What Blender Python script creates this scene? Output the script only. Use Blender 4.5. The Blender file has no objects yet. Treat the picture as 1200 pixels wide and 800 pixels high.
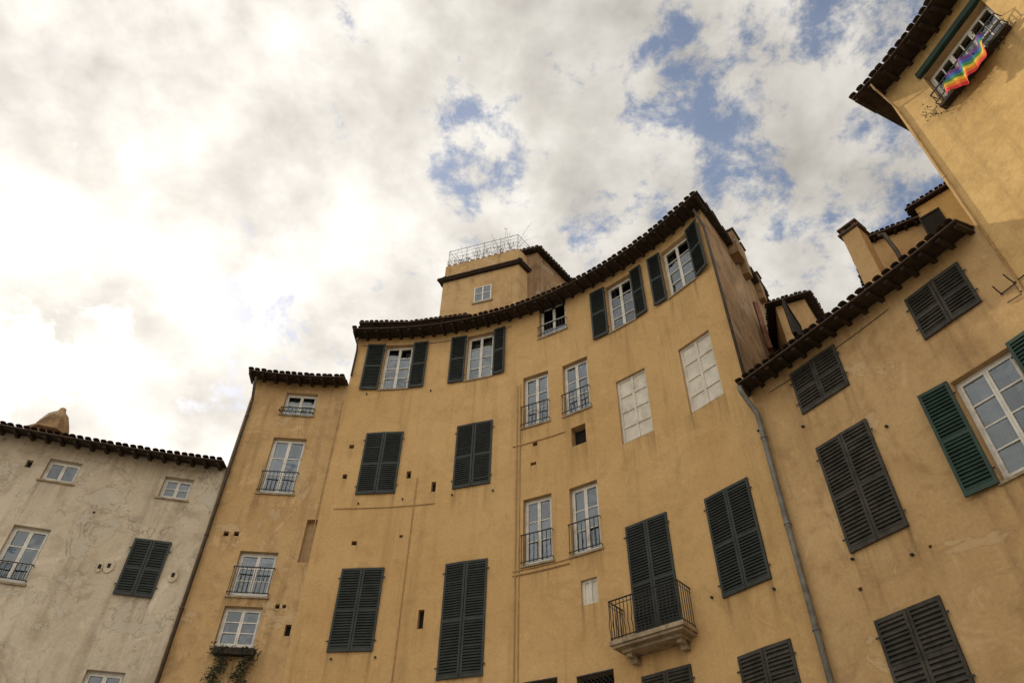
import bpy, math, random
from mathutils import Vector, Matrix
random.seed(7)
sc = bpy.context.scene
# ------------------------------------------------------------ camera
FPX = 860.0
CAMZ = 1.6
u = Vector((20, 890, -FPX)).normalized()
fw = Vector((0, 0, -1)); yv = (fw - u * fw.dot(u)).normalized(); xv = yv.cross(u)
M3 = Matrix((xv, yv, u))
cam_d = bpy.data.cameras.new("camera"); cam = bpy.data.objects.new("camera", cam_d)
sc.collection.objects.link(cam)
cam.matrix_world = Matrix.Translation((0, 0, CAMZ)) @ M3.to_4x4()
cam_d.sensor_width = 36; cam_d.lens = FPX / 1200 * 36; cam_d.clip_end = 3000; cam_d.clip_start = 0.1
sc.camera = cam
def ray(px, py):
    return M3 @ Vector((px - 600, 400 - py, -FPX))
# ------------------------------------------------------------ facade plan curve (amphitheatre ring)
EAVE = [(-24,11.5),(-19.5,14.4),(-14.2,16.6),(-8.6,18.1),(-5.4,18.3),(-2.4,17.95),(.54,16.85),(2.7,15.3),(4.1,13.9),
        (5.35,12.2),(6.9,9.74),(8.05,7.74),(8.7,5.93),(8.95,3.5),(8.6,0),(7.5,-3)]
OV = 0.6
def catmull(pts, n=40):
    out = []
    P = [Vector(p) for p in pts]
    P = [P[0]*2-P[1]] + P + [P[-1]*2-P[-2]]
    for i in range(1, len(P)-2):
        a,b,c,d = P[i-1:i+3]
        for k in range(n):
            t = k/n
            out.append(0.5*((2*b)+(c-a)*t+(2*a-5*b+4*c-d)*t*t+(3*b-a-3*c+d)*t**3))
    out.append(P[-2])
    return out
def smooth(C, w=22):
    out=[]
    for i in range(len(C)):
        k=min(w,i,len(C)-1-i)
        s=Vector((0,0))
        for j in range(i-k,i+k+1): s+=C[j]
        out.append(s/(2*k+1))
    return out
ec = smooth(catmull(EAVE))
wc = []
for i,p in enumerate(ec):
    a = ec[max(i-1,0)]; b = ec[min(i+1,len(ec)-1)]
    t = (b-a).normalized(); wc.append(p + Vector((-t.y,t.x))*OV)
S = [0.0]
for i in range(1,len(wc)): S.append(S[-1]+(wc[i]-wc[i-1]).length)
SMAX = S[-1]
import bisect
def seg(s):
    i = bisect.bisect_right(S, s)-1
    return max(0,min(len(wc)-2,i))
def P2(s):
    i = seg(s); t=(s-S[i])/(S[i+1]-S[i]); return wc[i].lerp(wc[i+1],t)
def T2(s):
    return (P2(s+0.25)-P2(s-0.25)).normalized()
def N2(s):
    t=T2(s); return Vector((-t.y,t.x))
def hit(px,py):
    d = ray(px,py); r = Vector((d.x,d.y))
    best=None
    for i in range(len(wc)-1):
        a,b = wc[i],wc[i+1]; e=b-a
        den = r.x*e.y-r.y*e.x
        if abs(den)<1e-12: continue
        t=(a.x*e.y-a.y*e.x)/den; q=(a.x*r.y-a.y*r.x)/den
        if t>0 and -1e-6<=q<=1+1e-6:
            if best is None or t<best[0]: best=(t,S[i]+q*(S[i+1]-S[i]))
    if best is None: raise Exception("nohit %s %s"%(px,py))
    return best[1], best[0]*d.z+CAMZ
def W3(s,z,off=0.0):
    p=P2(s)-N2(s)*off; return Vector((p.x,p.y,z))
class Frame:
    def __init__(f,o,x,y):
        f.o=Vector(o); f.x=Vector((x[0],x[1],0)); f.y=Vector((y[0],y[1],0)); f.z=Vector((0,0,1))
    def __call__(f,x,y,z): return f.o+f.x*x+f.y*y+f.z*z
def frame(s,z=0):
    p=P2(s); return Frame((p.x,p.y,z),T2(s),N2(s))
# ------------------------------------------------------------ materials
def newmat(name):
    m=bpy.data.materials.new(name); m.use_nodes=True
    nt=m.node_tree; b=nt.nodes["Principled BSDF"]; return m,nt,b
def nd(nt,t,**k):
    n=nt.nodes.new(t)
    for a,v in k.items(): setattr(n,a,v)
    return n
def setin(nt,n,i,v):
    if isinstance(v,bpy.types.NodeSocket): nt.links.new(v,n.inputs[i])
    else: n.inputs[i].default_value=v
def mth(nt,op,a,b=0.0,c=None,clamp=False):
    n=nd(nt,'ShaderNodeMath',operation=op); n.use_clamp=clamp
    setin(nt,n,0,a); setin(nt,n,1,b)
    if c is not None: setin(nt,n,2,c)
    return n.outputs[0]
def mapr(nt,v,a,b,c=0.0,d=1.0,smooth=True):
    n=nd(nt,'ShaderNodeMapRange'); n.interpolation_type='SMOOTHSTEP' if smooth else 'LINEAR'
    setin(nt,n,0,v); n.inputs[1].default_value=a; n.inputs[2].default_value=b; n.inputs[3].default_value=c; n.inputs[4].default_value=d
    return n.outputs[0]
def mixc(nt,f,a,b,mode='MIX'):
    n=nd(nt,'ShaderNodeMix',data_type='RGBA',blend_type=mode)
    setin(nt,n,0,f)
    for i,v in ((6,a),(7,b)):
        if isinstance(v,bpy.types.NodeSocket): nt.links.new(v,n.inputs[i])
        else: n.inputs[i].default_value=(v[0],v[1],v[2],1)
    return n.outputs[2]
def noi(nt,co,scale,detail=4,rough=.55,dist=0.0):
    n=nd(nt,'ShaderNodeTexNoise'); nt.links.new(co,n.inputs['Vector'])
    n.inputs['Scale'].default_value=scale; n.inputs['Detail'].default_value=detail
    n.inputs['Roughness'].default_value=rough; n.inputs['Distortion'].default_value=dist
    return n.outputs[0]
def pos(nt,sx=1,sy=1,sz=1,off=(0,0,0)):
    g=nd(nt,'ShaderNodeNewGeometry'); m=nd(nt,'ShaderNodeMapping')
    m.inputs['Scale'].default_value=(sx,sy,sz); m.inputs['Location'].default_value=off
    nt.links.new(g.outputs['Position'],m.inputs['Vector']); return m.outputs[0]
def bump(nt,b,h,st,dist=.02):
    n=nd(nt,'ShaderNodeBump'); n.inputs['Strength'].default_value=st; n.inputs['Distance'].default_value=dist
    nt.links.new(h,n.inputs['Height']); nt.links.new(n.outputs[0],b.inputs['Normal'])
def plaster(name,c1,c2,dark,grime=.5,peel=None,cracks=0.0,seed=0,mott=.5,streak=None):
    if streak is None: streak=grime
    m,nt,b=newmat(name)
    p=pos(nt,off=(seed*3.1,seed*1.7,seed)); pst=pos(nt,2.6,2.6,.16,off=(seed,0,seed*2))
    big=noi(nt,p,.32,2,.6,.6); mid=noi(nt,p,1.7,5,.65); fine=noi(nt,p,16,3,.7); st=noi(nt,pst,1.0,4,.62)
    col=mixc(nt,mapr(nt,big,.35,.65),c1,c2)
    col=mixc(nt,mth(nt,'MULTIPLY',mapr(nt,mid,.46,.72),mott),col,dark)
    blot=noi(nt,p,.8,6,.72,1.2)
    col=mixc(nt,mth(nt,'MULTIPLY',mapr(nt,blot,.53,.66),grime*.55),col,[x*.62 for x in dark])
    col=mixc(nt,mth(nt,'MULTIPLY',mapr(nt,blot,.45,.33),grime*.6),col,[min(1,x*1.2+.05) for x in c1])
    col=mixc(nt,mth(nt,'MULTIPLY',mapr(nt,st,.5,.78),streak),col,[x*.55 for x in dark])
    # rain-wash dirt below sills and under the eaves (vertex attribute x vertical streak noise)
    at=nd(nt,'ShaderNodeAttribute'); at.attribute_name='drip'
    dr=mth(nt,'MULTIPLY',at.outputs['Fac'],mapr(nt,noi(nt,pos(nt,7,7,.35,off=(seed,1,0)),1.0,3,.6),.38,.68,.08,1.0))
    col=mixc(nt,mth(nt,'MULTIPLY',dr,.62),col,[x*.5 for x in dark])
    sp=mapr(nt,fine,.3,.7,.91,1.07,False)
    cm=nd(nt,'ShaderNodeMix',data_type='RGBA',blend_type='MULTIPLY'); cm.inputs[0].default_value=1
    nt.links.new(col,cm.inputs[6]); nt.links.new(sp,cm.inputs[7]); col=cm.outputs[2]
    if peel:
        for sc_,th in ((.75,peel[1]),(2.3,peel[1]+.03)):
            pn=noi(nt,p,sc_,6,.62,.8)
            f=mapr(nt,pn,th,th+.03)
            col=mixc(nt,mth(nt,'MULTIPLY',f,peel[2]),col,peel[0])
            rim=mth(nt,'MULTIPLY',mapr(nt,pn,th-.006,th+.004),mapr(nt,pn,th+.016,th+.006))
            col=mixc(nt,mth(nt,'MULTIPLY',rim,peel[2]*.8),col,[x*.5 for x in dark])
    if cracks>0:
        v=nd(nt,'ShaderNodeTexVoronoi',feature='DISTANCE_TO_EDGE'); v.inputs['Scale'].default_value=.33
        wn=nd(nt,'ShaderNodeTexNoise'); nt.links.new(p,wn.inputs['Vector']); wn.inputs['Scale'].default_value=1.3; wn.inputs['Detail'].default_value=6
        vm=nd(nt,'ShaderNodeVectorMath',operation='MULTIPLY_ADD'); nt.links.new(wn.outputs[1],vm.inputs[0]); vm.inputs[1].default_value=(2.2,2.2,2.2); nt.links.new(p,vm.inputs[2])
        nt.links.new(vm.outputs[0],v.inputs['Vector'])
        cr=mth(nt,'MULTIPLY',mapr(nt,v.outputs[0],.009,.0),mapr(nt,noi(nt,p,.6,2),.5,.62))
        col=mixc(nt,mth(nt,'MULTIPLY',cr,cracks),col,[x*.4 for x in dark])
    nt.links.new(col,b.inputs['Base Color']); b.inputs['Roughness'].default_value=.92
    b.inputs['Specular IOR Level'].default_value=.2
    hb=mth(nt,'ADD',mth(nt,'MULTIPLY',noi(nt,p,2.2,2,.6),1.2),mth(nt,'MULTIPLY',noi(nt,p,18,2),.3))
    bump(nt,b,hb,.6,.03)
    return m
def simple(name,c,rough=.6,var=.25,scale=6,metal=0,bs=0,spec=.4,dirt=None):
    m,nt,b=newmat(name); p=pos(nt)
    n=noi(nt,p,scale,3,.65)
    col=mixc(nt,mapr(nt,n,.3,.7),[x*(1-var) for x in c],[min(1,x*(1+var)) for x in c])
    if dirt:
        col=mixc(nt,mth(nt,'MULTIPLY',mapr(nt,noi(nt,p,scale*.6,5,.7),.5,.68),.7),col,dirt)
    nt.links.new(col,b.inputs['Base Color']); b.inputs['Roughness'].default_value=rough
    b.inputs['Metallic'].default_value=metal; b.inputs['Specular IOR Level'].default_value=spec
    return m
M={}
M['cream']=plaster("aged_cream_plaster",(.57,.495,.38),(.50,.425,.315),(.38,.305,.21),.8,((.47,.42,.34),.575,.65),.7,1,.65,.5)
M['ochre1']=plaster("stained_ochre_plaster",(.50,.335,.162),(.44,.285,.13),(.33,.205,.095),.8,((.51,.40,.26),.60,.4),.3,2,.7,.6)
M['ochre2']=plaster("ochre_plaster",(.535,.352,.158),(.50,.32,.138),(.42,.262,.11),.4,None,0,3,.5,.42)
M['ochre3']=plaster("worn_ochre_plaster",(.51,.343,.168),(.46,.305,.143),(.37,.23,.108),.6,((.55,.43,.28),.61,.35),.15,4,.75,.5)
M['ochre4']=plaster("yellow_ochre_plaster",(.58,.395,.17),(.53,.355,.148),(.42,.27,.11),.45,None,0,5,.65)
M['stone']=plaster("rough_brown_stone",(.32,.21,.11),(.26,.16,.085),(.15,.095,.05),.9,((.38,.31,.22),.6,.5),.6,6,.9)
M['reveal']=plaster("reveal_plaster",(.47,.33,.18),(.42,.28,.145),(.30,.20,.10),.5,None,0,8)
M['white']=simple("white_painted_wood",(.60,.58,.52),.5,.1,5,dirt=(.38,.34,.28))
M['blindw']=simple("whitewashed_panel",(.58,.54,.46),.75,.12,3,dirt=(.40,.35,.27))
M['shut']=simple("dark_green_shutter_paint",(.019,.024,.021),.6,.3,3,dirt=(.035,.037,.031))
M['shutg']=simple("green_shutter_paint",(.013,.038,.027),.6,.3,3,dirt=(.025,.055,.04))
M['shutb']=simple("weathered_shutter_wood",(.036,.033,.026),.75,.4,4,dirt=(.065,.058,.045))
M['iron']=simple("wrought_iron",(.018,.016,.015),.6,.3,10)
M['wood']=simple("dark_eaves_timber",(.028,.019,.013),.85,.4,5)
M['board']=simple("soffit_boards",(.036,.024,.016),.9,.4,4)
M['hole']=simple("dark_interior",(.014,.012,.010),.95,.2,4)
M['curt']=simple("linen_curtain",(.40,.39,.36),.9,.15,3)
M['pipe']=simple("zinc_downpipe",(.15,.145,.13),.5,.3,5)
M['copper']=simple("brown_downpipe",(.06,.045,.032),.6,.3,5)
M['cond']=simple("painted_conduit",(.36,.23,.105),.8,.2,5)
M['cable']=simple("black_cable",(.05,.04,.03),.8,.2,5)
M['sill']=simple("stone_sill",(.30,.235,.155),.85,.25,6,dirt=(.15,.12,.08))
M['leaf']=simple("foliage",(.035,.042,.018),.75,.5,8)
M['dleaf']=simple("olive_foliage",(.07,.07,.04),.8,.5,8)
M['twig']=simple("dry_twigs",(.09,.07,.045),.9,.4,8)
M['terra']=simple("terracotta",(.20,.09,.05),.85,.3,8)
def tilemat():
    m,nt,b=newmat("roman_roof_tiles"); p=pos(nt)
    n=noi(nt,p,5,3,.6); n2=noi(nt,p,22,4,.7)
    col=mixc(nt,mapr(nt,n,.35,.65),(.10,.06,.04),(.05,.036,.027))
    col=mixc(nt,mapr(nt,n2,.5,.68),col,(.035,.032,.026))
    nt.links.new(col,b.inputs['Base Color']); b.inputs['Roughness'].default_value=.95; return m
M['tile']=tilemat()
def glass():
    m=bpy.data.materials.new("window_glass"); m.use_nodes=True; nt=m.node_tree; nt.nodes.clear()
    o=nd(nt,'ShaderNodeOutputMaterial'); mx=nd(nt,'ShaderNodeMixShader'); tr=nd(nt,'ShaderNodeBsdfTransparent'); gl=nd(nt,'ShaderNodeBsdfGlossy')
    tr.inputs[0].default_value=(.55,.58,.57,1); gl.inputs['Roughness'].default_value=.03; gl.inputs[0].default_value=(.85,.93,1,1)
    fr=nd(nt,'ShaderNodeFresnel'); fr.inputs[0].default_value=1.7
    bp=nd(nt,'ShaderNodeBump'); bp.inputs['Strength'].default_value=.3; bp.inputs['Distance'].default_value=.02
    nt.links.new(noi(nt,pos(nt),3.0,1),bp.inputs['Height']); nt.links.new(bp.outputs[0],gl.inputs['Normal'])
    f=mth(nt,'ADD',fr.outputs[0],.08,clamp=True)
    nt.links.new(f,mx.inputs[0]); nt.links.new(tr.outputs[0],mx.inputs[1]); nt.links.new(gl.outputs[0],mx.inputs[2]); nt.links.new(mx.outputs[0],o.inputs[0])
    return m
M['glass']=glass()
# ------------------------------------------------------------ mesh accumulators
PARTS={}
class Part:
    def __init__(s): s.v=[]; s.f=[]; s.attr={}
    def quad(s,a,b,c,d):
        n=len(s.v); s.v+= [a,b,c,d]; s.f.append((n,n+1,n+2,n+3))
    def hexa(s,c):
        n=len(s.v); s.v+=list(c)
        for f in ((0,3,2,1),(4,5,6,7),(0,1,5,4),(1,2,6,5),(2,3,7,6),(3,0,4,7)): s.f.append(tuple(n+i for i in f))
    def box(s,F,x0,x1,y0,y1,z0,z1):
        s.hexa([F(x0,y0,z0),F(x1,y0,z0),F(x1,y1,z0),F(x0,y1,z0),F(x0,y0,z1),F(x1,y0,z1),F(x1,y1,z1),F(x0,y1,z1)])
    def tube(s,pts,r,k=8,cap=True):
        pts=[Vector(p) for p in pts]; n0=len(s.v)
        for i,p in enumerate(pts):
            a=pts[max(i-1,0)]; b=pts[min(i+1,len(pts)-1)]; t=(b-a).normalized()
            h=Vector((0,0,1)) if abs(t.z)<.9 else Vector((1,0,0))
            e1=t.cross(h).normalized(); e2=t.cross(e1)
            rr=r[i] if isinstance(r,(list,tuple)) else r
            for j in range(k):
                an=2*math.pi*j/k; s.v.append(p+e1*math.cos(an)*rr+e2*math.sin(an)*rr)
        for i in range(len(pts)-1):
            for j in range(k):
                a=n0+i*k+j; b=n0+i*k+(j+1)%k; s.f.append((a,b,b+k,a+k))
        if cap:
            s.f.append(tuple(n0+j for j in range(k))[::-1]); s.f.append(tuple(n0+(len(pts)-1)*k+j for j in range(k)))
def part(b,name,mat):
    k=(b,name,mat)
    if k not in PARTS: PARTS[k]=Part()
    return PARTS[k]
# ------------------------------------------------------------ buildings
B={}
def bnd(*pp): return sum(hit(*p)[0] for p in pp)/len(pp)
sWL=bnd((297,455),(240,625)); sLC=bnd((412,425),(380,590)); sCR=bnd((822,262),(880,445)); sRT=bnd((1037,122),(1150,262))
SK=Vector((.6,.8))
def mk(key,name,s0,s1,h,mat,pitch,depth,**k):
    B[key]=dict(name=name,s0=s0,s1=s1,H=h+CAMZ,mat=mat,tp=math.tan(math.radians(pitch)),depth=depth,open=[],**k)
mk('W','cream_plaster_townhouse',0.3,sWL,12.2,'cream',14,6,sides=(1,0),ext=(0,0))
mk('L','narrow_ochre_townhouse',sWL,sLC,15.75,'ochre1',14,6,sides=(1,0),ext=(.2,-.02))
mk('C','curved_ochre_apartment_building',sLC,sCR,18.0,'ochre2',8,5.4,sides=(1,1),ext=(.12,.22),ed=SK)
mk('R','ochre_townhouse',sCR,sRT,10.8,'ochre3',14,4.5,sides=(0,0),ext=(.10,-.02),sd=SK)
mk('T','tall_yellow_townhouse',sRT,SMAX-.5,15.9,'ochre4',12,6,sides=(1,1),ext=(.45,0))
def outdir(b,s):
    n=N2(s)
    if 'ed' in b:
        t=max(0,min(1,(s-(b['s1']-4))/4)); n=n.lerp(b['ed'],t).normalized()
    if 'sd' in b:
        t=max(0,min(1,1-(s-b['s0'])/3)); n=n.lerp(b['sd'],t).normalized()
    return n
def rect(TL,TR,BR,BL):
    a,b,c,d=hit(*TL),hit(*TR),hit(*BR),hit(*BL)
    return (a[0]+d[0])/2,(b[0]+c[0])/2,(c[1]+d[1])/2,(a[1]+b[1])/2
def leaf(pt,F,x0,x1,y,z0,z1,sp=.062,rails=(.5,)):
    """louvred shutter leaf; y = back plane (towards wall), thickness to street"""
    th=.042; st=.055
    pt.box(F,x0,x0+st,y-th,y,z0,z1); pt.box(F,x1-st,x1,y-th,y,z0,z1)
    pt.box(F,x0+st,x1-st,y-th+.002,y-.002,z0,z0+.09); pt.box(F,x0+st,x1-st,y-th+.002,y-.002,z1-.07,z1)
    zs=[z0+.09]
    for r in rails:
        zm=z0+(z1-z0)*r; pt.box(F,x0+st,x1-st,y-th+.002,y-.002,zm-.035,zm+.035); zs+=[zm-.035,zm+.035]
    zs.append(z1-.07)
    pt.box(F,x0+st-.003,x1-st+.003,y-.008,y-.003,z0+.02,z1-.02)
    for i in range(0,len(zs),2):
        a,b=zs[i],zs[i+1]; n=max(2,int((b-a)/sp)); h=(b-a)/n
        for k in range(n):
            z=a+k*h; j=random.uniform(-.004,.004); x0s,x1s=x0+st,x1-st
            f=z+.004+j; bk=z+h*.85+j
            if random.random()<.03: f-=.014
            ya=y-th-.004; yb=y-.009
            pt.hexa([F(x0s,ya,f),F(x1s,ya,f),F(x1s,yb,bk),F(x0s,yb,bk),F(x0s,ya,f+.011),F(x1s,ya,f+.011),F(x1s,yb,bk+.011),F(x0s,yb,bk+.011)])
def hinges(b,F,x,z0,z1):
    p=part(b,'shutter_hinges','iron')
    for z in (z0+.25,z1-.25): p.box(F,x-.05,x+.05,-.058,-.046,z-.015,z+.015)
def casement(b,w2,F,hw,z0,z1,rows=3,cols=1,curt=None,dy=.13,fr=.055,leaves=2):
    p=part(b,'window_frames','white'); g=part(b,'window_glass','glass')
    p.box(F,-hw,-hw+fr,dy,dy+.07,z0,z1); p.box(F,hw-fr,hw,dy,dy+.07,z0,z1)
    p.box(F,-hw+fr,hw-fr,dy+.002,dy+.068,z1-fr,z1); p.box(F,-hw+fr,hw-fr,dy+.002,dy+.068,z0,z0+fr)
    iw=(2*hw-2*fr)/leaves
    for l in range(leaves):
        a=-hw+fr+l*iw; c=a+iw; st=.045; y0=dy-.015; y1=dy+.04
        p.box(F,a+.002,a+st,y0,y1,z0+fr+.003,z1-fr-.003); p.box(F,c-st,c-.002,y0,y1,z0+fr+.003,z1-fr-.003)
        p.box(F,a+st,c-st,y0+.002,y1-.002,z0+fr+.003,z0+fr+.08); p.box(F,a+st,c-st,y0+.002,y1-.002,z1-fr-.05,z1-fr-.003)
        zb,zt=z0+fr+.08,z1-fr-.05
        for r in range(1,rows):
            z=zb+(zt-zb)*r/rows; p.box(F,a+st,c-st,y0+.006,y1-.01,z-.014,z+.014)
        for q in range(1,cols):
            x=a+st+(c-a-2*st)*q/cols; p.box(F,x-.012,x+.012,y0+.008,y1-.012,zb,zt)
        for r in range(rows):
            e=random.uniform(-.008,.008); e2=random.uniform(-.008,.008); za=zb+(zt-zb)*r/rows; zc=zb+(zt-zb)*(r+1)/rows
            g.quad(F(a+st,dy+.012+e,za),F(c-st,dy+.012-e,za),F(c-st,dy+.012-e+e2,zc),F(a+st,dy+.012+e+e2,zc))
    if curt is None: curt=random.choice([0,1,1,2])
    if curt:
        cp=part(b,'curtains','curt')
        spans=[(-hw,hw)] if curt==2 else [(-hw,-hw*random.uniform(.25,.7)),(hw*random.uniform(.2,.7),hw)]
        for a,c in spans:
            n=28; prev=None
            for i in range(n+1):
                x=a+(c-a)*i/n; y=dy+.2+.03*math.sin(i*1.35+a*7)+.012*math.sin(i*.5)
                q=(F(x,y,z0+.02),F(x,y,z1-.02))
                if prev: cp.quad(prev[0],q[0],q[1],prev[1])
                prev=q
def railing(b,F,hw,z0,z1,y=-.10,name='window_railing'):
    p=part(b,name,'iron')
    p.box(F,-hw-.03,hw+.03,y-.012,y+.012,z1-.025,z1); p.box(F,-hw-.03,hw+.03,y-.01,y+.01,z0+.04,z0+.06)
    n=max(4,int(2*hw/.11))
    for i in range(n+1):
        x=-hw+2*hw*i/n; p.box(F,x-.007,x+.007,y-.007,y+.007,z0+.061,z1-.026)
    for x in (-hw-.03,hw+.03):
        for z in (z0+.05,z1-.012): p.box(F,x-.008,x+.008,y+.012,.02,z-.008,z+.008)
def window(bk,kind,c,**k):
    s0,s1,z0,z1=rect(*c) if not isinstance(c[0],(int,float)) else c
    b=B[bk]; sm=(s0+s1)/2; hw=(s1-s0)/2; F=frame(sm)
    dep=k.get('dep',.30)
    b['open'].append((s0,s1,z0,z1,dep))
    if kind=='hole': return F,hw,z0,z1
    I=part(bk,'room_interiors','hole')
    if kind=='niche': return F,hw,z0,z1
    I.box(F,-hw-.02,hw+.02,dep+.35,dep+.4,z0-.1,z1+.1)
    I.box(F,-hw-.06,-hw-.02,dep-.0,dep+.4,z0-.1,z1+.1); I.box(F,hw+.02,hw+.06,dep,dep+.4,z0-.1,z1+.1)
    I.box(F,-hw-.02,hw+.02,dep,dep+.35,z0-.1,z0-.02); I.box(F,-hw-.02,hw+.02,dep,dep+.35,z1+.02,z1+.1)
    if kind=='closed':
        mt=k.get('mat','shut'); p=part(bk,'shutters',mt)
        y=k.get('y',-.004)
        o=random.uniform(.0,.012)
        for a,c2,sg in ((-hw-.03,-.006,-1),(.006,hw+.03,1)):
            r=math.radians(random.uniform(0,2.5))*sg
            hx=F(a if sg<0 else c2,0,0); dx=F.x*math.cos(r)+F.y*math.sin(r)
            G=Frame(hx,(dx.x,dx.y),(-dx.y,dx.x)); w=c2-a
            if sg<0: leaf(p,G,0,w,y-o,z0-.02,z1+.03,k.get('sp',.068),(.47,))
            else: leaf(p,G,-w,0,y-o,z0-.02,z1+.03,k.get('sp',.068),(.47,))
        hinges(bk,F,-hw-.04,z0,z1); hinges(bk,F,hw+.04,z0,z1)
    elif kind in('casement','open'):
        casement(bk,0,F,hw,z0,z1,k.get('rows',3),k.get('cols',1),k.get('curt'),leaves=k.get('leaves',2))
        if k.get('sill',True): part(bk,'window_sills','sill').box(F,-hw-.06,hw+.06,-.05,.13,z0-.05,z0)
        if k.get('rail'): railing(bk,F,hw,z0+.02,z0+k['rail'])
        if kind=='open':
            p=part(bk,'shutters',k.get('mat','shut')); lw=k.get('lw',(hw*1.0,hw*1.0)); an=k.get('an',(5,5))
            for sd,(w,a) in zip((-1,1),zip(lw,an)):
                if w<=0: continue
                r=math.radians(a*-sd)
                hx=F(sd*(hw+.02),-.03,0)
                dx=F.x*math.cos(r)*1+F.y*math.sin(r)*1
                G=Frame(hx,(dx.x,dx.y),(-dx.y,dx.x))
                if sd<0: leaf(p,G,-w,0,-.01,z0-.02,z1+.03,k.get('sp',.062))
                else: leaf(p,G,0,w,-.01,z0-.02,z1+.03,k.get('sp',.062))
                hinges(bk,F,sd*(hw+.02),z0,z1)
    elif kind=='blind':
        p=part(bk,'blind_window_panels','blindw'); d=.07
        p.box(F,-hw,hw,d+.03,d+.05,z0,z1)
        p.box(F,-hw,-hw+.07,d,d+.03,z0,z1); p.box(F,hw-.07,hw,d,d+.03,z0,z1); p.box(F,-.035,.035,d-.006,d+.03,z0,z1)
        R_=k.get('rows',4)
        for i in range(R_+1):
            z=z0+(z1-z0-.06)*i/R_
            for a,c2 in ((-hw+.07,-.035),(.035,hw-.07)): p.box(F,a,c2,d+.003,d+.03,z,z+.06)
    elif kind=='grille':
        p=part(bk,'window_grilles','iron'); w=2*hw; h=z1-z0
        p.box(F,-hw,hw,-.02,0,z1-.03,z1)
        n=9
        for i in range(-n,n*2):
            x=-hw+w*i/n
            for sg in (1,-1):
                x0=x; t0,t1=0,1; lo,hi=-hw,hw
                if sg>0: t0=max(0,(lo-x0)/h); t1=min(1,(hi-x0)/h)
                else: t0=max(0,(x0-hi)/h); t1=min(1,(x0-lo)/h)
                if t1>t0+.02: p.tube([F(x0+sg*h*t0,.0,z0+h*t0),F(x0+sg*h*t1,.0,z0+h*t1)],.009,4)
    return F,hw,z0,z1
# -- cream townhouse
window('W','casement',((56,538),(96,541),(88,567),(48,562)),rows=1,curt=1)
window('W','casement',((192,558),(227,561),(221,586),(186,583)),rows=2,curt=1)
window('W','casement',((12,614),(57,619),(33,684),(-14,680)),rows=3,rail=.5,curt=1)
window('W','closed',((157,633),(199,636),(179,699),(136,697)),y=-.02)
window('W','casement',((100,784),(146,787),(128,845),(80,842)),rows=3,curt=1)
# -- narrow ochre
Ftop=window('L','casement',((335,460),(372,461),(368,487),(330,486)),rows=2,curt=2,rail=.25)
window('L','casement',((320,512),(358,514),(345,579),(303,577)),rows=3,rail=.72,curt=1)
window('L','casement',((281,645),(326,647),(314,699),(267,698)),rows=3,rail=.8,curt=1)
Fbox=window('L','casement',((262,709),(308,711),(297,759),(251,757)),rows=3,curt=1)
window('L','niche',((360,608),(372,609),(362,659),(349,658)),dep=.18)
# -- curved central building
window('C','open',((452,405),(485,404),(478,455),(445,456)),lw=(.62,.52),rows=4,curt=1)
window('C','open',((548,393),(579,390),(577,441),(545,445)),lw=(.55,.42),rows=4,curt=2,an=(4,8))
window('C','casement',((632,360),(662,350),(664,386),(632,395)),rows=2,rail=.45,curt=0)
window('C','open',((709,336),(738,322),(746,375),(715,388)),lw=(.55,.42),rows=4,curt=1,an=(5,5))
window('C','open',((773,292),(806,277),(816,330),(783,346)),lw=(.46,.52),rows=4,curt=1,an=(8,14))
window('C','casement',((613,441),(642,436),(644,494),(613,500)),rows=3,rail=.75,curt=1)
window('C','casement',((659,427),(688,419),(692,478),(661,486)),rows=3,rail=.75,curt=0)
window('C','blind',((721,445),(756,433),(766,507),(729,518)))
window('C','blind',((794,407),(831,389),(849,465),(808,481)))
window('C','closed',((429,509),(471,507),(463,577),(420,579)))
window('C','closed',((537,500),(576,494),(574,567),(532,571)))
window('C','hole',((669,501),(686,496),(687,518),(670,523)),dep=.25)
window('C','closed',((401,668),(448,666),(437,762),(386,763)))
window('C','closed',((522,661),(569,657),(566,792),(515,794)))
window('C','casement',((613,584),(646,579),(648,657),(613,662)),rows=3,rail=.85,curt=0)
window('C','casement',((667,571),(699,563),(706,642),(670,651)),rows=3,rail=.85,curt=1)
Fbal=window('C','closed',((735,616),(781,604),(800,742),(748,757)))
window('C','closed',((826,583),(876,565),(904,680),(850,696)))
window('C','blind',((680,679),(699,676),(702,705),(682,709)),rows=1)
window('C','closed',((864,768),(924,755),(950,840),(886,855)),mat='shutb')
window('C','closed',((755,791),(810,783),(818,850),(760,860)),mat='shutb')
window('C','grille',((676,790),(719,785),(724,850),(678,856)))
window('C','grille',((612,798),(653,794),(655,860),(612,864)))
# -- right townhouse
window('R','closed',((1061,352),(1123,312),(1150,355),(1087,395)),mat='shutb',sp=.075)
window('R','closed',((925,441),(975,408),(997,450),(945,482)),mat='shutb',sp=.075)
window('R','closed',((957,525),(1014,497),(1067,617),(1000,644)),mat='shutb',sp=.075)
window('R','closed',((1027,726),(1100,705),(1150,815),(1065,838)),mat='shutb',sp=.075)
window('R','open',((1114,447),(1182,407),(1250,520),(1176,570)),mat='shutg',lw=(.55,.5),rows=4,cols=1,curt=1,an=(7,4),sp=.07)
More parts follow.
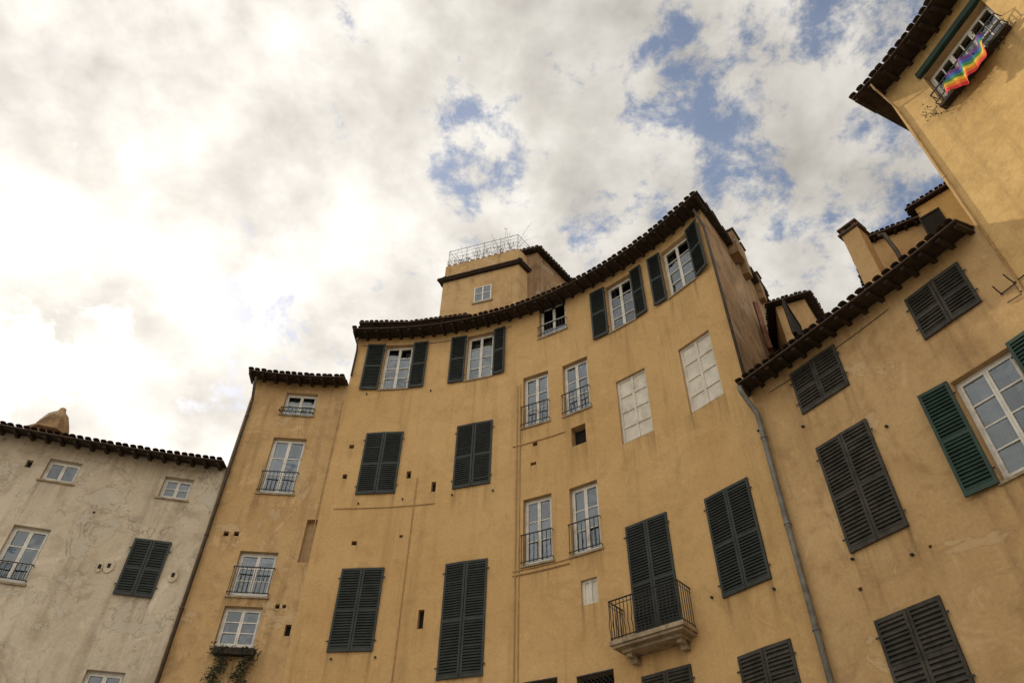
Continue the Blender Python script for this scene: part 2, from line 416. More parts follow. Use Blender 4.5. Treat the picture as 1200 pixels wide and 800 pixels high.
# -- tall townhouse
Ft=window('T','casement',((1080,92),(1150,2),(1184,30),(1107,121)),rows=2,leaves=3,curt=1,cols=2)
def small(bk,px,py,w=.16,h=.16):
    s,z=hit(px,py); b=B[bk]
    for o in b['open']:
        if s+w/2>o[0]-.03 and s-w/2<o[1]+.03 and z+h/2>o[2]-.03 and z-h/2<o[3]+.03: return
    b['open'].append((s-w/2,s+w/2,z-h/2,z+h/2,.14))
for q in [(412,523,.16,.14),(404,558,.14,.16),(479,556,.14,.26),(508,570,.14,.34),(627,520,.15,.13),(625,543,.18,.1),(415,636,.15,.13),(493,725,.16,.5),(690,448,.1,.1),(470,628,.1,.08)]: small('C',*q)
for q in [(265,625,.14,.14),(277,625,.14,.14),(325,710,.12,.12),(337,738,.16,.3),(333,710,.1,.1)]: small('L',*q)
for q in [(34,543,.16,.24),(110,600,.07,.07)]: small('W',*q)
for q in [(1008,690,.08,.07),(1090,640,.06,.05)]: small('R',*q)
# ------------------------------------------------------------ walls with real openings
def walls(bk):
    b=B[bk]; p=part(bk,'walls',b['mat']); rv=part(bk,'window_reveals','reveal' if bk!='W' else 'cream'); hb=part(bk,'recess_backs','hole')
    top=b['H']+OV*b['tp']+.14
    ss=[b['s0'],b['s1']]; n=int((b['s1']-b['s0'])/.2)+1
    ss+=[b['s0']+(b['s1']-b['s0'])*i/n for i in range(1,n)]
    zs=[0,top,top-.35,top-1.0]
    for o in b['open']:
        ss+=[max(b['s0'],o[0]),min(b['s1'],o[1])]; zs+=[o[2],o[3],max(.1,o[2]-.25),max(.05,o[2]-1.0)]
    def ded(a):
        a=sorted(a); r=[a[0]]
        for x in a[1:]:
            if x-r[-1]>1e-4: r.append(x)
        return r
    ss=ded(ss); zs=ded(zs); idx={}
    big=[o for o in b['open'] if o[4]>=.25]; sml=[o for o in b['open'] if o[4]<.25]
    def dripv(s,z):
        v=0
        t=top-z
        if t<1.0: v=.55*(1-t)
        for lst,amp,ln in ((big,1,1.0),(sml,.7,.6)):
            for o in lst:
                if o[0]-.03<=s<=o[1]+.03 and z<=o[2]+1e-4:
                    d=(o[2]-z)/ln
                    if d<1:
                        e=1.25 if (abs(s-o[0])<.12 or abs(s-o[1])<.12) else .6
                        v=max(v,amp*e*(1-d))
        return min(1,v)
    def V(i,j):
        if (i,j) not in idx:
            idx[(i,j)]=len(p.v); p.attr[len(p.v)]=dripv(ss[i],zs[j]); p.v.append(W3(ss[i],zs[j]))
        return idx[(i,j)]
    for i in range(len(ss)-1):
        sm=(ss[i]+ss[i+1])/2
        for j in range(len(zs)-1):
            zm=(zs[j]+zs[j+1])/2
            if any(o[0]<sm<o[1] and o[2]<zm<o[3] for o in b['open']): continue
            p.f.append((V(i,j),V(i+1,j),V(i+1,j+1),V(i,j+1)))
    for (a,c,z0,z1,d) in b['open']:
        q=[W3(a,z0),W3(c,z0),W3(c,z1),W3(a,z1)]; r=[W3(a,z0,-d),W3(c,z0,-d),W3(c,z1,-d),W3(a,z1,-d)]
        for i in range(4): rv.quad(q[i],q[(i+1)%4],r[(i+1)%4],r[i])
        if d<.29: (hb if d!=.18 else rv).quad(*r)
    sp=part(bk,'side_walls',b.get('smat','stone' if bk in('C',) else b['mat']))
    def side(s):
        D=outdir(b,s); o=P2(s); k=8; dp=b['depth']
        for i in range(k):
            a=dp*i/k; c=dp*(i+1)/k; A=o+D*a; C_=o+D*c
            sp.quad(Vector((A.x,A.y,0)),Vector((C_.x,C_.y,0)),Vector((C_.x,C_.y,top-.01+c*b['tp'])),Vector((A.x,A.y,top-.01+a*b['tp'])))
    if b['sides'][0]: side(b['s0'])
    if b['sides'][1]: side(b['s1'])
    n=10; pr=None
    for i in range(n+1):
        s=b['s0']+(b['s1']-b['s0'])*i/n; q=P2(s)+outdir(b,s)*b['depth']; e=(Vector((q.x,q.y,0)),Vector((q.x,q.y,top+b['depth']*b['tp'])))
        if pr: sp.quad(pr[0],e[0],e[1],pr[1])
        pr=e
def tilerow(tp,E,D,T,z,tpn,length,r=.085):
    """row of cover tiles from eave edge point E going along D"""
    L=.40; n=int(length/L)+1; K=5
    for i in range(n):
        a=i*L-.05+random.uniform(-.025,.015); c=a+L+.05
        side=random.uniform(-.014,.014); up=random.uniform(0,.012)
        n0=len(tp.v)
        for (d,rr,dz) in ((a,r*1.05,.018),(c,r*.86,0)):
            for j in range(K+1):
                an=math.pi*j/K
                q=E+D*d+T*(math.cos(an)*rr+side)
                tp.v.append(Vector((q.x,q.y,z+d*tpn+math.sin(an)*rr*.62+dz+up)))
        for j in range(K): tp.f.append((n0+j,n0+j+1,n0+K+2+j,n0+K+1+j))
def roof(bk):
    b=B[bk]; tpn=b['tp']; H=b['H']; e0,e1=b['ext']; a,c=b['s0']-e0,b['s1']+e1
    bd=part(bk,'soffit','board'); rf=part(bk,'rafters','wood'); tl=part(bk,'roof_tiles','tile')
    n=int((c-a)/.4)+1
    def sec(s):
        D=outdir(b,s); n_=N2(s); k=OV/max(.5,D.dot(n_)); return P2(s)-D*k,D,k
    prev=None; tot=b['depth']+OV
    for i in range(n+1):
        s=a+(c-a)*i/n; E,D,k=sec(s); q=E+D*tot
        row=[]
        for zz in (.12,.155):
            row.append((Vector((E.x,E.y,H+zz)),Vector((q.x,q.y,H+zz+tot*tpn))))
        if prev:
            bd.quad(prev[0][0],row[0][0],row[0][1],prev[0][1])
            tl.quad(prev[1][0],row[1][0],row[1][1],prev[1][1]); tl.quad(prev[0][0],row[0][0],row[1][0],prev[1][0])
        if i in(0,n): tl.quad(row[0][0],row[0][1],row[1][1],row[1][0])
        prev=row
    s=a+.06
    while s<c-.05:
        E,D,k=sec(s); T=Vector((D.y,-D.x)); F=Frame((E.x,E.y,H),(T.x,T.y),(D.x,D.y))
        w=.045; j=random.uniform(-.015,.015)
        x0,x1=-w,w; ya=.07+j; yb=k+.2; h=.118
        rf.hexa([F(x0,ya,.03+ya*tpn),F(x1,ya,.03+ya*tpn),F(x1,yb,yb*tpn),F(x0,yb,yb*tpn),F(x0,ya,h+ya*tpn),F(x1,ya,h+ya*tpn),F(x1,yb,h+yb*tpn),F(x0,yb,h+yb*tpn)])
        s+=.40
    s=a+.08
    while s<c:
        E,D,k=sec(s); T=Vector((D.y,-D.x)); tilerow(tl,E,D,T,H+.16,tpn,tot); s+=.205
def fin(bk):
    walls(bk); roof(bk)
for k in B: fin(k)
b=B['C']; o=P2(b['s1']); D=SK; Tn=Vector((D.y,-D.x))
vt=part('C','verge_tiles','tile'); topC=b['H']+.2+OV*b['tp']
for i in range(13):
    d=.1+i*.4; q=o+D*d+Tn*(.12+random.uniform(-.01,.02)); tilerow(vt,q,D,Tn,topC+d*b['tp']+.06,b['tp'],.3,.1)
def block(bk,name,mat,o2,x2,x0,x1,y0,y1,z0,z1):
    x=Vector(x2).normalized(); F=Frame((o2[0],o2[1],0),(x.x,x.y),(-x.y,x.x)); part(bk,name,mat).box(F,x0,x1,y0,y1,z0,z1); return F
for d,w,h in ((2.3,.5,.55),(3.2,.34,.75),(4.5,.3,.35)):
    q=o+D*d+Tn*.05
    block('C','verge_chimneys','stone',q,D,-w/2,w/2,-w/2,w/2,topC-.2,topC+d*b['tp']+h)
    block('C','verge_chimney_caps','tile',q,D,-w/2-.05,w/2+.05,-w/2-.05,w/2+.05,topC+d*b['tp']+h+.002,topC+d*b['tp']+h+.06)
# ------------------------------------------------------------ free-standing roof blocks
def prism(bk,nm,poly,z0,z1,mat,eave=None,ov=.35,tr=.075,raft=True):
    p=part(bk,nm,mat); n=len(poly); V=[Vector(q) for q in poly]
    for i in range(n):
        a,c=V[i],V[(i+1)%n]; p.quad(Vector((a.x,a.y,z0)),Vector((c.x,c.y,z0)),Vector((c.x,c.y,z1)),Vector((a.x,a.y,z1)))
    k=len(p.v); p.v+=[Vector((q.x,q.y,z1)) for q in V]; p.f.append(tuple(range(k,k+n)))
    if eave:
        cen=sum(V,Vector((0,0)))/n
        tl=part(bk,nm+'_roof','tile'); bd=part(bk,nm+'_soffit','board'); rf=part(bk,nm+'_rafters','wood')
        O=[]
        for i in range(n):
            a,c,e=V[i-1],V[i],V[(i+1)%n]; d1=(c-a).normalized(); d2=(e-c).normalized()
            n1=Vector((d1.y,-d1.x)); n2=Vector((d2.y,-d2.x)); m=(n1+n2).normalized(); O.append(c+m*(ov/max(.4,m.dot(n1))))
        zr=z1+eave
        for i in range(n):
            a,c=O[i],O[(i+1)%n]
            A,C_=Vector((a.x,a.y,z1+.0)),Vector((c.x,c.y,z1)); iv,jv=V[i],V[(i+1)%n]
            bd.quad(A,C_,Vector((jv.x,jv.y,z1+.06)),Vector((iv.x,iv.y,z1+.06)))
            up=Vector((0,0,.05)); tl.quad(A,C_,C_+up,A+up)
            tl.f.append((len(tl.v),len(tl.v)+1,len(tl.v)+2)); tl.v+=[A+up,C_+up,Vector((cen.x,cen.y,zr))]
            T=(c-a); L=T.length; T=T/L; D=Vector((-T.y,T.x)); s=.1; kk=0
            while s<L-.05:
                E=a+T*s+D*.03; tilerow(tl,E,D,T,z1+.05,eave/max(1.0,(cen-V[i]).length),.3,tr)
                if raft and kk%2==0 and .3<s<L-.3:
                    F=Frame((E.x,E.y,0),(T.x,T.y),(D.x,D.y)); rf.box(F,-.03,.03,.05,ov+.02,z1-.06,z1-.004)
                s+=tr*2.5; kk+=1
Z=CAMZ
def backoff(s,d): q=P2(s)+N2(s)*d; return (q.x,q.y)
sA=sLC+.1; sB_=hit(519,375)[0]
prism('C','attic',[backoff(sA,.9),backoff((sA+sB_)/2,.95),backoff(sB_+.4,.9),backoff(sB_+.4,3),backoff(sA,3)],17.5+Z,19.55+Z,'stone',.5,.4)
tw=[(-2.98,20.8),(.21,19.67),(1.7,21.5),(-1.5,23.2)]
prism('C','roof_tower',tw,17.5+Z,23.45+Z,'ochre3')
def ringbox(bk,nm,mat,poly,out,z0,z1,th):
    V=[Vector(q) for q in poly]; n=len(V)
    for i in range(n):
        a,c=V[i],V[(i+1)%n]; T=(c-a).normalized(); F=Frame((a.x,a.y,0),(T.x,T.y),(-T.y,T.x)); L=(c-a).length
        part(bk,nm,mat).box(F,-out+.002*i,L+out-.002*i,-out-.001*i,-out+th,z0-.001*i,z1+.001*i)
ringbox('C','roof_tower_cornice','wood',tw,.14,23.45+Z,23.53+Z,.4)
ringbox('C','roof_tower_cornice_top','tile',tw,.20,23.536+Z,23.59+Z,.45)
ringbox('C','roof_tower_parapet','ochre1',tw,-.02,23.60+Z,24.50+Z,.2)
pr=part('C','terrace_railing','iron')
V=[Vector(q) for q in tw]
for i in range(4):
    a,c=V[i],V[(i+1)%4]; L=(c-a).length; n=max(3,int(L/.8))
    ce=Vector((-.6,21.3))
    for k in range(n+1):
        q=a.lerp(c,k/n); q=q+(ce-q).normalized()*.12
        pr.tube([(q.x,q.y,24.45+Z),(q.x,q.y,25.6+Z)],.011,5)
    for zz in (24.85,25.1,25.35,25.58):
        aa=a+(ce-a).normalized()*.12; cc=c+(ce-c).normalized()*.12
        pr.tube([(aa.x,aa.y,zz+Z),(cc.x,cc.y,zz+Z)],.006 if zz<25.4 else .011,5)
a=Vector(tw[0]); c=Vector(tw[1]); T=(c-a).normalized()
def planehit(px,py,a,T):
    d=ray(px,py); r=Vector((d.x,d.y)); den=r.x*T.y-r.y*T.x; t=(a.x*T.y-a.y*T.x)/den; q=r*t; return (q-a).dot(T),t*d.z+CAMZ
x,z=planehit(566,344,a,T); F=Frame((a.x+T.x*x,a.y+T.y*x,0),(T.x,T.y),(-T.y,T.x))
wf=part('C','roof_tower_window_frame','white'); hw=.38; z0,z1=z-.45,z+.42
part('C','roof_tower_window_trim','sill').box(F,-hw-.07,hw+.07,-.05,-.002,z0-.09,z0-.001)
part('C','roof_tower_window_dark','hole').box(F,-hw,hw,-.012,-.004,z0,z1)
for (p0,p1,q0,q1) in ((-hw,-hw+.05,z0,z1),(hw-.05,hw,z0,z1),(-.025,.025,z0,z1)): wf.box(F,p0,p1,-.04,-.013,q0,q1)
for q in (z0,(z0+z1)/2,z1-.04): wf.box(F,-hw+.05,-.025,-.037,-.013,q,q+.04); wf.box(F,.025,hw-.05,-.037,-.013,q,q+.04)
part('C','roof_tower_window_glass','glass').quad(F(-hw,-.02,z0),F(hw,-.02,z0),F(hw,-.02,z1),F(-hw,-.02,z1))
prism('C','roof_annex',[(.5,20.15),(1.0,19.98),(3.4,22.9),(1.6,23.9)],17.5+Z,24.65+Z,'stone',.5,.28)
prism('H1','walls',[(7.75,14.75),(8.5,14.4),(10.8,17.4),(9.0,18.6)],0,15.9+Z,'ochre3',.45,.25,.05,False)
def planewin(bk,a,c,px,py,hw,hh,mat='hole'):
    a=Vector(a); T=(Vector(c)-a).normalized(); x,z=planehit(px,py,a,T); F=Frame((a.x+T.x*x,a.y+T.y*x,0),(T.x,T.y),(-T.y,T.x))
    part(bk,'window_opening',mat).box(F,-hw,hw,-.012,.05,z-hh,z+hh)
    p=part(bk,'window_surround','wood'); p.box(F,-hw-.05,-hw,-.03,.02,z-hh,z+hh); p.box(F,hw,hw+.05,-.03,.02,z-hh,z+hh); p.box(F,-hw-.05,hw+.05,-.035,.02,z+hh,z+hh+.05); p.box(F,-hw-.08,hw+.08,-.06,.02,z-hh-.05,z-hh)
planewin('H1',(8.5,14.4),(10.8,17.4),934,386,.5,.5)
block('H1','chimney','terra',(7.6,15.6),(1,0),-.07,.07,-.07,.07,15+Z,17.0+Z)
prism('H2','walls',[(8.9,11.75),(10.15,10.95),(11.8,13.2),(10.4,14.1)],0,15.0+Z,'ochre3',.45,.24,.05)
prism('H3','walls',[(10.0,10.75),(10.75,9.95),(13,12.3),(12.2,13.0)],0,15.3+Z,'ochre4',.3,.16,.045,False)
planewin('H3',(10.0,10.75),(10.75,9.95),1097,264,.2,.42)
def chim(bk,cx,cy,dirx,w,z0,z1):
    F=block(bk,'chimney_stack','ochre3',(cx,cy),dirx,-w/2,w/2,-w/2,w/2,z0,z1)
    part(bk,'chimney_cap','tile').box(F,-w/2-.06,w/2+.06,-w/2-.06,w/2+.06,z1+.001,z1+.06)
    for k in (-1,1):
        for l in (-1,1): part(bk,'chimney_feet','terra').box(F,k*w*.35-.05,k*w*.35+.05,l*w*.35-.05,l*w*.35+.05,z1+.061,z1+.2)
    part(bk,'chimney_lid','tile').box(F,-w/2-.04,w/2+.04,-w/2-.04,w/2+.04,z1+.201,z1+.25)
chim('R',8.25,10.9,(.6,-.8),.42,10.5+Z,14.35+Z)
part('R','stovepipe','copper').tube([(8.55,10.55,13.9+Z),(8.62,10.45,13.85+Z),(8.75,10.5,13.3+Z),(8.75,10.5,11+Z)],.05,8)
# domed chimney on cream house
c0=(-15.05,19.6)
tp=part('W','domed_chimney','stone'); rings=[(.62,13.2),(.62,14.05),(.74,14.1),(.74,14.2),(.56,14.28),(.50,14.6),(.34,14.95),(.14,15.15),(.09,15.3)]
n0=len(tp.v); K=8
for r,z in rings:
    for j in range(K):
        an=2*math.pi*j/K; r2=r*random.uniform(.93,1.05); tp.v.append(Vector((c0[0]+r2*math.cos(an),c0[1]+r2*math.sin(an),z+Z)))
for i in range(len(rings)-1):
    for j in range(K): tp.f.append((n0+i*K+j,n0+i*K+(j+1)%K,n0+(i+1)*K+(j+1)%K,n0+(i+1)*K+j))
# ------------------------------------------------------------ balcony
F,hw,z0,z1=Fbal
bz=z0+.0; BW=hw+.36; BD=.62
sl=part('C','balcony_slab','sill'); sl.box(F,-BW,BW,-BD,0.02,bz-.09,bz); sl.box(F,-BW+.05,BW-.05,-BD+.05,.02,bz-.15,bz-.091)
sl.box(F,-BW+.18,BW-.18,-BD+.20,.02,bz-.22,bz-.151)
for x in (-BW+.3,BW-.3):
    for (y,zz) in ((-.34,.08),(-.18,.17)): sl.box(F,x-.07,x+.07,y,.02,bz-.22-zz,bz-.221)
ir=part('C','balcony_railing','iron'); zt=bz+.88
for zz,t in ((bz+.06,.012),(bz+.78,.009),(zt,.018)):
    ir.tube([F(-BW+.04,0,zz),F(-BW+.04,-BD+.04,zz),F(BW-.04,-BD+.04,zz),F(BW-.04,0,zz)],t,6)
n=18
for i in range(n+1):
    x=-BW+.04+(2*BW-.08)*i/n
    ir.tube([F(x,-BD+.04,bz),F(x,-BD+.04,bz+.2),F(x,-BD+.0,bz+.34),F(x,-BD+.04,bz+.5),F(x,-BD+.04,zt)],.010,5)
for sd in (-1,1):
    for i in range(6):
        y=-BD+.04+(BD-.06)*(i+.5)/6; x=sd*(BW-.04)
        ir.tube([F(x,y,bz),F(x,y,zt)],.010,5)
# ------------------------------------------------------------ downpipes and conduits
def wp(pts,off):
    out=[]
    for a,c in zip(pts,pts[1:]):
        n=max(1,int(abs(a[0]-c[0])/.3)+1)
        for i in range(n): out.append(W3(a[0]+(c[0]-a[0])*i/n,a[1]+(c[1]-a[1])*i/n,off))
    out.append(W3(pts[-1][0],pts[-1][1],off)); return out
def downpipe(bk,s,ztop,mat,r=.055,off=.10):
    p=part(bk,'downpipe',mat); a=W3(s,ztop+.05,.55); p.tube([a,W3(s,ztop-.12,.5),W3(s,ztop-.55,off),W3(s,ztop-.8,off),W3(s,0,off)],r,10)
    z=ztop-1.2
    while z>1:
        p.tube([W3(s,z-.02,off),W3(s,z+.02,off)],r*1.25,10); p.tube([W3(s,z,off),W3(s,z,0)],.012,5); z-=2.1
downpipe('L',sWL+.10,15.6+Z,'copper',.05)
downpipe('R',sCR+.10,10.85+Z,'pipe',.06,.12)
p=part('C','corner_downpipe','copper'); p.tube([W3(sCR-.02,17.9+Z,.35),W3(sCR-.0,17.3+Z,.07),W3(sCR,11.3+Z,.07)],.04,8)
downpipe('T',sRT+.06,15.9+Z,'cond',.022,.03)
p.tube([W3(sLC+.05,18+Z,.3),W3(sLC+.04,17.6+Z,.06),W3(sLC+.04,16.4+Z,.06)],.035,8)
cd=part('C','conduits','cond')
def vcond(px,py,pyb,r=.016,bk='C',dx=0):
    s,z=hit(px,py); s+=dx
    zb=max(3,z-(pyb-py)*.024*1.15); part(bk,'conduits','cond').tube([W3(s,z,.02),W3(s,zb,.02)],r,6)
vcond(607,452,1000,.018); vcond(607,452,1000,.014,dx=.10)
def hcond(p0,p1,r,dz=0,bk='C',mat='cond',sag=0):
    s,z=hit(*p0); s2,_=hit(*p1)
    pts=[(s+(s2-s)*i/10,z+dz-sag*math.sin(math.pi*i/10)) for i in range(11)]
    part(bk,'conduits',mat).tube(wp(pts,.02),r,6)
hcond((601,524),(662,505),.014); hcond((391,596),(510,590),.012); hcond((601,675),(668,664),.02); hcond((601,675),(668,664),.012,.12)
vcond(489,560,1000,.013)
s,z=hit(402,470); cd.tube([W3(s,z,.02),W3(s,z-5,.02)],.012,6)
# thin cable tacked just under the eaves of the central and right houses
hcond((425,402),(600,372),.008,-.15,'C','cable',.05); hcond((900,452),(1040,360),.007,-.2,'R','cable',.04)
def hook(bk,px,py,l=.35):
    s,z=hit(px,py); F=frame(s); p=part(bk,'iron_brackets','iron')
    p.tube([F(0,0,z),F(0,-l*.5,z+.02),F(0,-l,z+.1)],.012,5); p.tube([F(-.02,-.03,z),F(.25,-.04,z)],.012,5)
    p.tube([F(.25,-.04,z),F(.25,-.04,z-.25),F(0,-.03,z-.22)],.01,5)
hook('R',1175,345,.2); hook('R',1190,332,.25)
for q in [(890,505),(942,500),(1000,655),(1070,650),(985,520),(1040,500),(1105,470)]:
    s,z=hit(*q); F=frame(s); part('R','shutter_dogs','iron').box(F,-.025,.025,-.06,0,z-.015,z+.015)
for q in [(420,590),(472,585),(530,580),(578,575),(388,772),(440,770),(835,700),(908,690),(430,462),(505,458)]:
    s,z=hit(*q); F=frame(s); part('C','shutter_dogs','iron').box(F,-.02,.02,-.06,0,z-.02,z+.02)
for q in [(128,663),(203,674),(117,664)]:
    s,z=hit(*q); F=frame(s); p=part('W','plaster_plaques','cream'); n=14; n0=len(p.v)
    rx,rz=(.13,.20) if q[0]!=117 else (.08,.16)
    for y in (-.035,0):
        for j in range(n): p.v.append(F(rx*math.cos(6.283*j/n),y-(0.002 if q[0]==117 else 0),z+rz*math.sin(6.283*j/n)))
    p.f.append(tuple(n0+j for j in range(n)))
    for j in range(n): p.f.append((n0+j,n0+(j+1)%n,n0+n+(j+1)%n,n0+n+j))
    part('W','plaque_vents','hole').box(F,-.04,.04,-.042,-.0375,z-.06,z+.06)
F,hw,z0,z1=Ft
leafp=part('T','shutters','shutg'); leafp.box(F,-hw-.05,hw+.05,-.14,-.002,z1+.02,z1+.18)
part('T','window_box','wood').box(F,-hw-.02,hw+.02,-.20,-.04,z0-.14,z0-.055)
railing('T',F,hw,z0-.0,z0+.36,-.22)
# ------------------------------------------------------------ plants
def leaves(p,c,rx,ry,rz,n,sz=.05):
    for _ in range(n):
        v=Vector((random.gauss(0,.5)*rx,random.gauss(0,.5)*ry,random.gauss(0,.5)*rz)); q=Vector(c)+v
        a=Vector((random.gauss(0,1),random.gauss(0,1),random.gauss(0,1))).normalized(); t=a.orthogonal().normalized(); w=a.cross(t)
        s=sz*random.uniform(.5,1.4); p.quad(q-t*s,q+w*s*.45,q+t*s,q-w*s*.45)
def twigs(p,c,n,l,spread,r=.006,up=1,lf=None,ls=.04,nl=3):
    for _ in range(n):
        q=Vector(c)+Vector((random.uniform(-spread,spread),random.uniform(-spread,spread)*.3,0))
        d=Vector((random.gauss(0,.4),random.gauss(0,.3),up)).normalized()*l*random.uniform(.5,1.2)
        e=q+d*.6+Vector((random.gauss(0,.06),random.gauss(0,.06),0)); g=q+d+Vector((random.gauss(0,.1),random.gauss(0,.1),0)); p.tube([q,e,g],[r,r*.8,r*.4],4)
        if lf is not None:
            for t in (.3,.5,.7,.9,1.0): leaves(lf,e.lerp(g,(t-.5)*2) if t>.5 else q.lerp(e,t*2),.12,.12,.1,nl,ls)
a,c=V[0],V[1]
for k in range(12):
    t=.04+k*.08; q=a.lerp(c,t)+Vector((.05,.14)); key='terrace_potted_plants'
    part(key,'pots','terra').tube([(q.x,q.y,24.3+Z),(q.x,q.y,24.6+Z)],[.08,.12],10)
    big=.6+random.random()*.5+(.9 if t>.74 else 0)
    twigs(part(key,'stems','twig'),(q.x,q.y,24.6+Z),6,.8*big,.12,.007,1,part(key,'foliage','dleaf'),.032,1)
    leaves(part(key,'foliage','dleaf'),(q.x,q.y,24.75+Z),.25,.12,.16,10,.035)
F,hw,z0,z1=Fbox
part('window_box_plant','planter','wood').box(F,-hw+.1,hw+.1,-.22,-.05,z0-.24,z0-.08)
for k in range(2):
    x=-hw*.4+k*hw*1.2; pc=F(x,-.16,z0-.14)
    twigs(part('window_box_plant','stems','twig'),pc,6,.2,.10)
    leaves(part('window_box_plant','foliage','leaf'),pc,.30,.12,.12,200,.04)
    for j in range(16):
        t=j/15; leaves(part('window_box_plant','foliage','leaf'),F(x+random.uniform(-.05,.05)+.08*math.sin(j*.6+k),-.16,z0-.25-t*1.1),.22*(1-t*.4),.1,.12,44,.04)
F,hw,z0,z1=Ft
for k in range(12):
    x=-hw-.2+k*(2*hw+.2)/11; pc=F(x,-.16,z0-.06)
    twigs(part('sill_plants','stems','twig'),pc,5,.22,.12,.006,random.choice([1,.2,-.6]),part('sill_plants','foliage','dleaf'),.025,1)
    leaves(part('sill_plants','foliage','leaf'),pc,.14,.1,.08,8,.03)
F,hw,z0,z1=Ftop
for k in range(4): leaves(part('railing_plants','foliage','leaf'),F(-hw+.1+k*.3,-.16,z0+.05),.14,.08,.06,20,.035)
# ------------------------------------------------------------ rainbow flag
ra=hit(1125,94); rb=hit(1172,42); rc=hit(1128,121); rd=hit(1176,68)
cols=[(.52,.025,.02),(.65,.15,.015),(.66,.42,.03),(.04,.24,.06),(.03,.10,.34),(.12,.035,.18)]
fm=[simple("flag_cloth_%d"%i,c,.8,.12,4) for i,c in enumerate(cols)]
fv=[];ff=[];fi=[]; NX,NZ=40,18
for i in range(NX+1):
    t=i/NX
    for j in range(NZ+1):
        w=j/NZ; tw_=.10*math.sin(t*7+.5)
        lo=(rc[0]+(rd[0]-rc[0])*t,rc[1]+(rd[1]-rc[1])*t); hi=(ra[0]+(rb[0]-ra[0])*t,ra[1]+(rb[1]-ra[1])*t)
        s=lo[0]+(hi[0]-lo[0])*w; z=lo[1]+(hi[1]-lo[1])*w-.12*math.sin(math.pi*t)*(1.2-w)+.02*math.sin(t*9)
        off=.34+.06*math.sin(t*13+w*2.5)+.03*math.sin(t*25+w*5)+.06*(1-w)
        fv.append(W3(s+tw_*(1-w)*.4,z,off))
for i in range(NX):
    for j in range(NZ):
        a=i*(NZ+1)+j; ff.append((a,a+NZ+1,a+NZ+2,a+1)); fi.append(min(5,j*6//NZ))
me=bpy.data.meshes.new("rainbow_flag"); me.from_pydata(fv,[],ff)
for m in fm: me.materials.append(m)
for pl,i in zip(me.polygons,fi): pl.material_index=i; pl.use_smooth=True
fo=bpy.data.objects.new("rainbow_flag",me); sc.collection.objects.link(fo)
# ground-floor doors
for bk,ss_ in (('C',[.18,.5,.8]),('W',[.7]),('R',[.5])):
    b=B[bk]
    for t in ss_:
        s=b['s0']+(b['s1']-b['s0'])*t; F=frame(s); d=part(bk,'doors','shut'); fr_=part(bk,'door_surrounds','sill')
        d.box(F,-.6,-.005,-.03,-.001,.05,2.5); d.box(F,.005,.6,-.03,-.001,.05,2.5)
        fr_.box(F,-.78,-.601,-.06,-.001,0,2.5); fr_.box(F,.601,.78,-.06,-.001,0,2.5); fr_.box(F,-.78,.78,-.06,-.001,2.501,2.7)
# ------------------------------------------------------------ emit objects
NAMES={k:v['name'] for k,v in B.items()}
NAMES.update({'H1':'small_rear_house','H2':'rear_rooftop_house','H3':'rear_rooftop_house'})
par={}
for (bk,nm,mat),p in PARTS.items():
    if not p.v: continue
    if bk not in par:
        e=bpy.data.objects.new(NAMES.get(bk,bk),None); sc.collection.objects.link(e); par[bk]=e
    me=bpy.data.meshes.new(nm); me.from_pydata([tuple(v) for v in p.v],[],p.f); me.materials.append(M[mat]); me.update()
    if p.attr:
        at=me.attributes.new('drip','FLOAT','POINT')
        at.data.foreach_set('value',[p.attr.get(i,0.0) for i in range(len(p.v))])
    if 'pipe' in nm or 'curtain' in nm:
        for pl in me.polygons: pl.use_smooth=True
    o=bpy.data.objects.new(nm,me); sc.collection.objects.link(o); o.parent=par[bk]
gm,nt,bb=newmat("stone_paving"); p=pos(nt)
br=nd(nt,'ShaderNodeTexBrick'); nt.links.new(p,br.inputs['Vector']); br.inputs['Scale'].default_value=1.6
br.inputs['Color1'].default_value=(.30,.28,.25,1); br.inputs['Color2'].default_value=(.25,.235,.21,1); br.inputs['Mortar'].default_value=(.13,.12,.105,1); br.inputs['Mortar Size'].default_value=.012
nt.links.new(br.outputs[0],bb.inputs['Base Color']); bb.inputs['Roughness'].default_value=.85
me=bpy.data.meshes.new("piazza_ground"); g=1500; me.from_pydata([(-g,-g,0),(g,-g,0),(g,g,0),(-g,g,0)],[],[(0,1,2,3)]); me.materials.append(gm)
sc.collection.objects.link(bpy.data.objects.new("piazza_ground",me))
# ------------------------------------------------------------ sun + sky
AZ=math.radians(-47); EL=math.radians(36)
sd=Vector((math.sin(AZ)*math.cos(EL),math.cos(AZ)*math.cos(EL),math.sin(EL)))
L=bpy.data.lights.new("sun",'SUN'); L.energy=3.3; L.angle=math.radians(1.5); L.color=(1,.87,.66)
lo=bpy.data.objects.new("sun",L); sc.collection.objects.link(lo); lo.rotation_euler=sd.to_track_quat('Z','Y').to_euler(); lo.location=sd*60
w=bpy.data.worlds.new("World"); sc.world=w; w.use_nodes=True; nt=w.node_tree; nt.nodes.clear()
w.cycles.sampling_method='MANUAL'; w.cycles.sample_map_resolution=256
out=nd(nt,'ShaderNodeOutputWorld'); bg1=nd(nt,'ShaderNodeBackground'); bg2=nd(nt,'ShaderNodeBackground'); mx=nd(nt,'ShaderNodeMixShader')
sky=nd(nt,'ShaderNodeTexSky'); sky.sky_type='NISHITA'; sky.sun_disc=False; sky.sun_elevation=EL; sky.sun_rotation=AZ%(2*math.pi); sky.dust_density=1.0
nt.links.new(sky.outputs[0],bg1.inputs[0]); bg1.inputs[1].default_value=.14
tc=nd(nt,'ShaderNodeTexCoord'); sx=nd(nt,'ShaderNodeSeparateXYZ'); nt.links.new(tc.outputs['Generated'],sx.inputs[0])
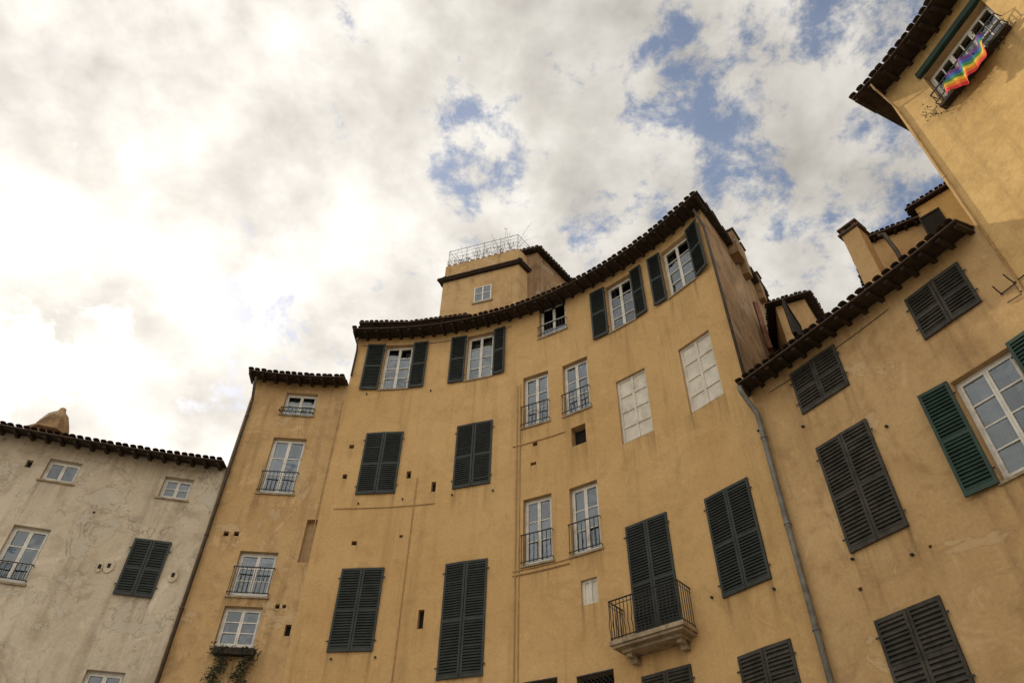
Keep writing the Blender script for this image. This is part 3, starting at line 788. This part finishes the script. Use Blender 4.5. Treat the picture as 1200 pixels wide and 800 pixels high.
mp=nd(nt,'ShaderNodeMapping'); nt.links.new(tc.outputs['Generated'],mp.inputs['Vector']); mp.inputs['Scale'].default_value=(1,1,1.35); mp.inputs['Location'].default_value=(3.1,1.7,.4)
co=mp.outputs[0]
n1=noi(nt,co,7.5,7,.57,.1); n2=noi(nt,co,2.4,2,.5)
br_=mth(nt,'ADD',mth(nt,'MULTIPLY',n1,.66),mth(nt,'MULTIPLY',n2,.34))
rp=nd(nt,'ShaderNodeValToRGB'); nt.links.new(br_,rp.inputs[0])
cr=rp.color_ramp; cr.elements[0].position=.36; cr.elements[0].color=(.45,.42,.38,1); cr.elements[1].position=.62; cr.elements[1].color=(.84,.80,.735,1)
e=cr.elements.new(.49); e.color=(.63,.595,.54,1)
def dotd(v):
    n=nd(nt,'ShaderNodeVectorMath',operation='DOT_PRODUCT'); nt.links.new(tc.outputs['Generated'],n.inputs[0]); n.inputs[1].default_value=tuple(v); return n.outputs['Value']
glow=mth(nt,'POWER',mapr(nt,dotd(ray(30,390).normalized()),.66,1.0,smooth=False),1.2)
gain=mth(nt,'ADD',mth(nt,'MULTIPLY',glow,.60),1.0)
rear=mapr(nt,sx.outputs[1],.15,-.5,0,.95)  # added brightness in the unseen sky behind the camera, to lift wall light
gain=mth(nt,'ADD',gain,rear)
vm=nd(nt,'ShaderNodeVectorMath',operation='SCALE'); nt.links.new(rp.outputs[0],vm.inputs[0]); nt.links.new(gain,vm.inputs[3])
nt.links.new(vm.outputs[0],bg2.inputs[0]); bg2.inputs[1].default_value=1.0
hs=None
for (px,py,rad,a) in [(820,95,8,1.1),(555,185,5,1),(875,245,7,1),(1000,5,7,1.1),(1050,215,7,1),(930,320,4,.8),(250,360,4,1.2),(110,412,4,1.1),(30,425,5,1.2),(700,270,4,.8),(335,365,3,1)]:
    v=mth(nt,'MULTIPLY',mapr(nt,dotd(ray(px,py).normalized()),math.cos(math.radians(rad)),1.0),a)
    hs=v if hs is None else mth(nt,'MAXIMUM',hs,v)
hn=noi(nt,co,13.0,8,.66,.15)
hv=mth(nt,'ADD',mth(nt,'MULTIPLY',hs,.17),mth(nt,'SUBTRACT',hn,.5))
hole=mapr(nt,hv,.07,.25,0,.85)
cover=mth(nt,'SUBTRACT',1.0,hole)
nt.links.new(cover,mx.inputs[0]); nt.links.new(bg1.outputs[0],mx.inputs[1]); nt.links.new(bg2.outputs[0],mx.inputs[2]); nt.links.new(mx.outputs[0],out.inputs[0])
sc.view_settings.view_transform='Standard'; sc.view_settings.look='None'; sc.view_settings.exposure=0
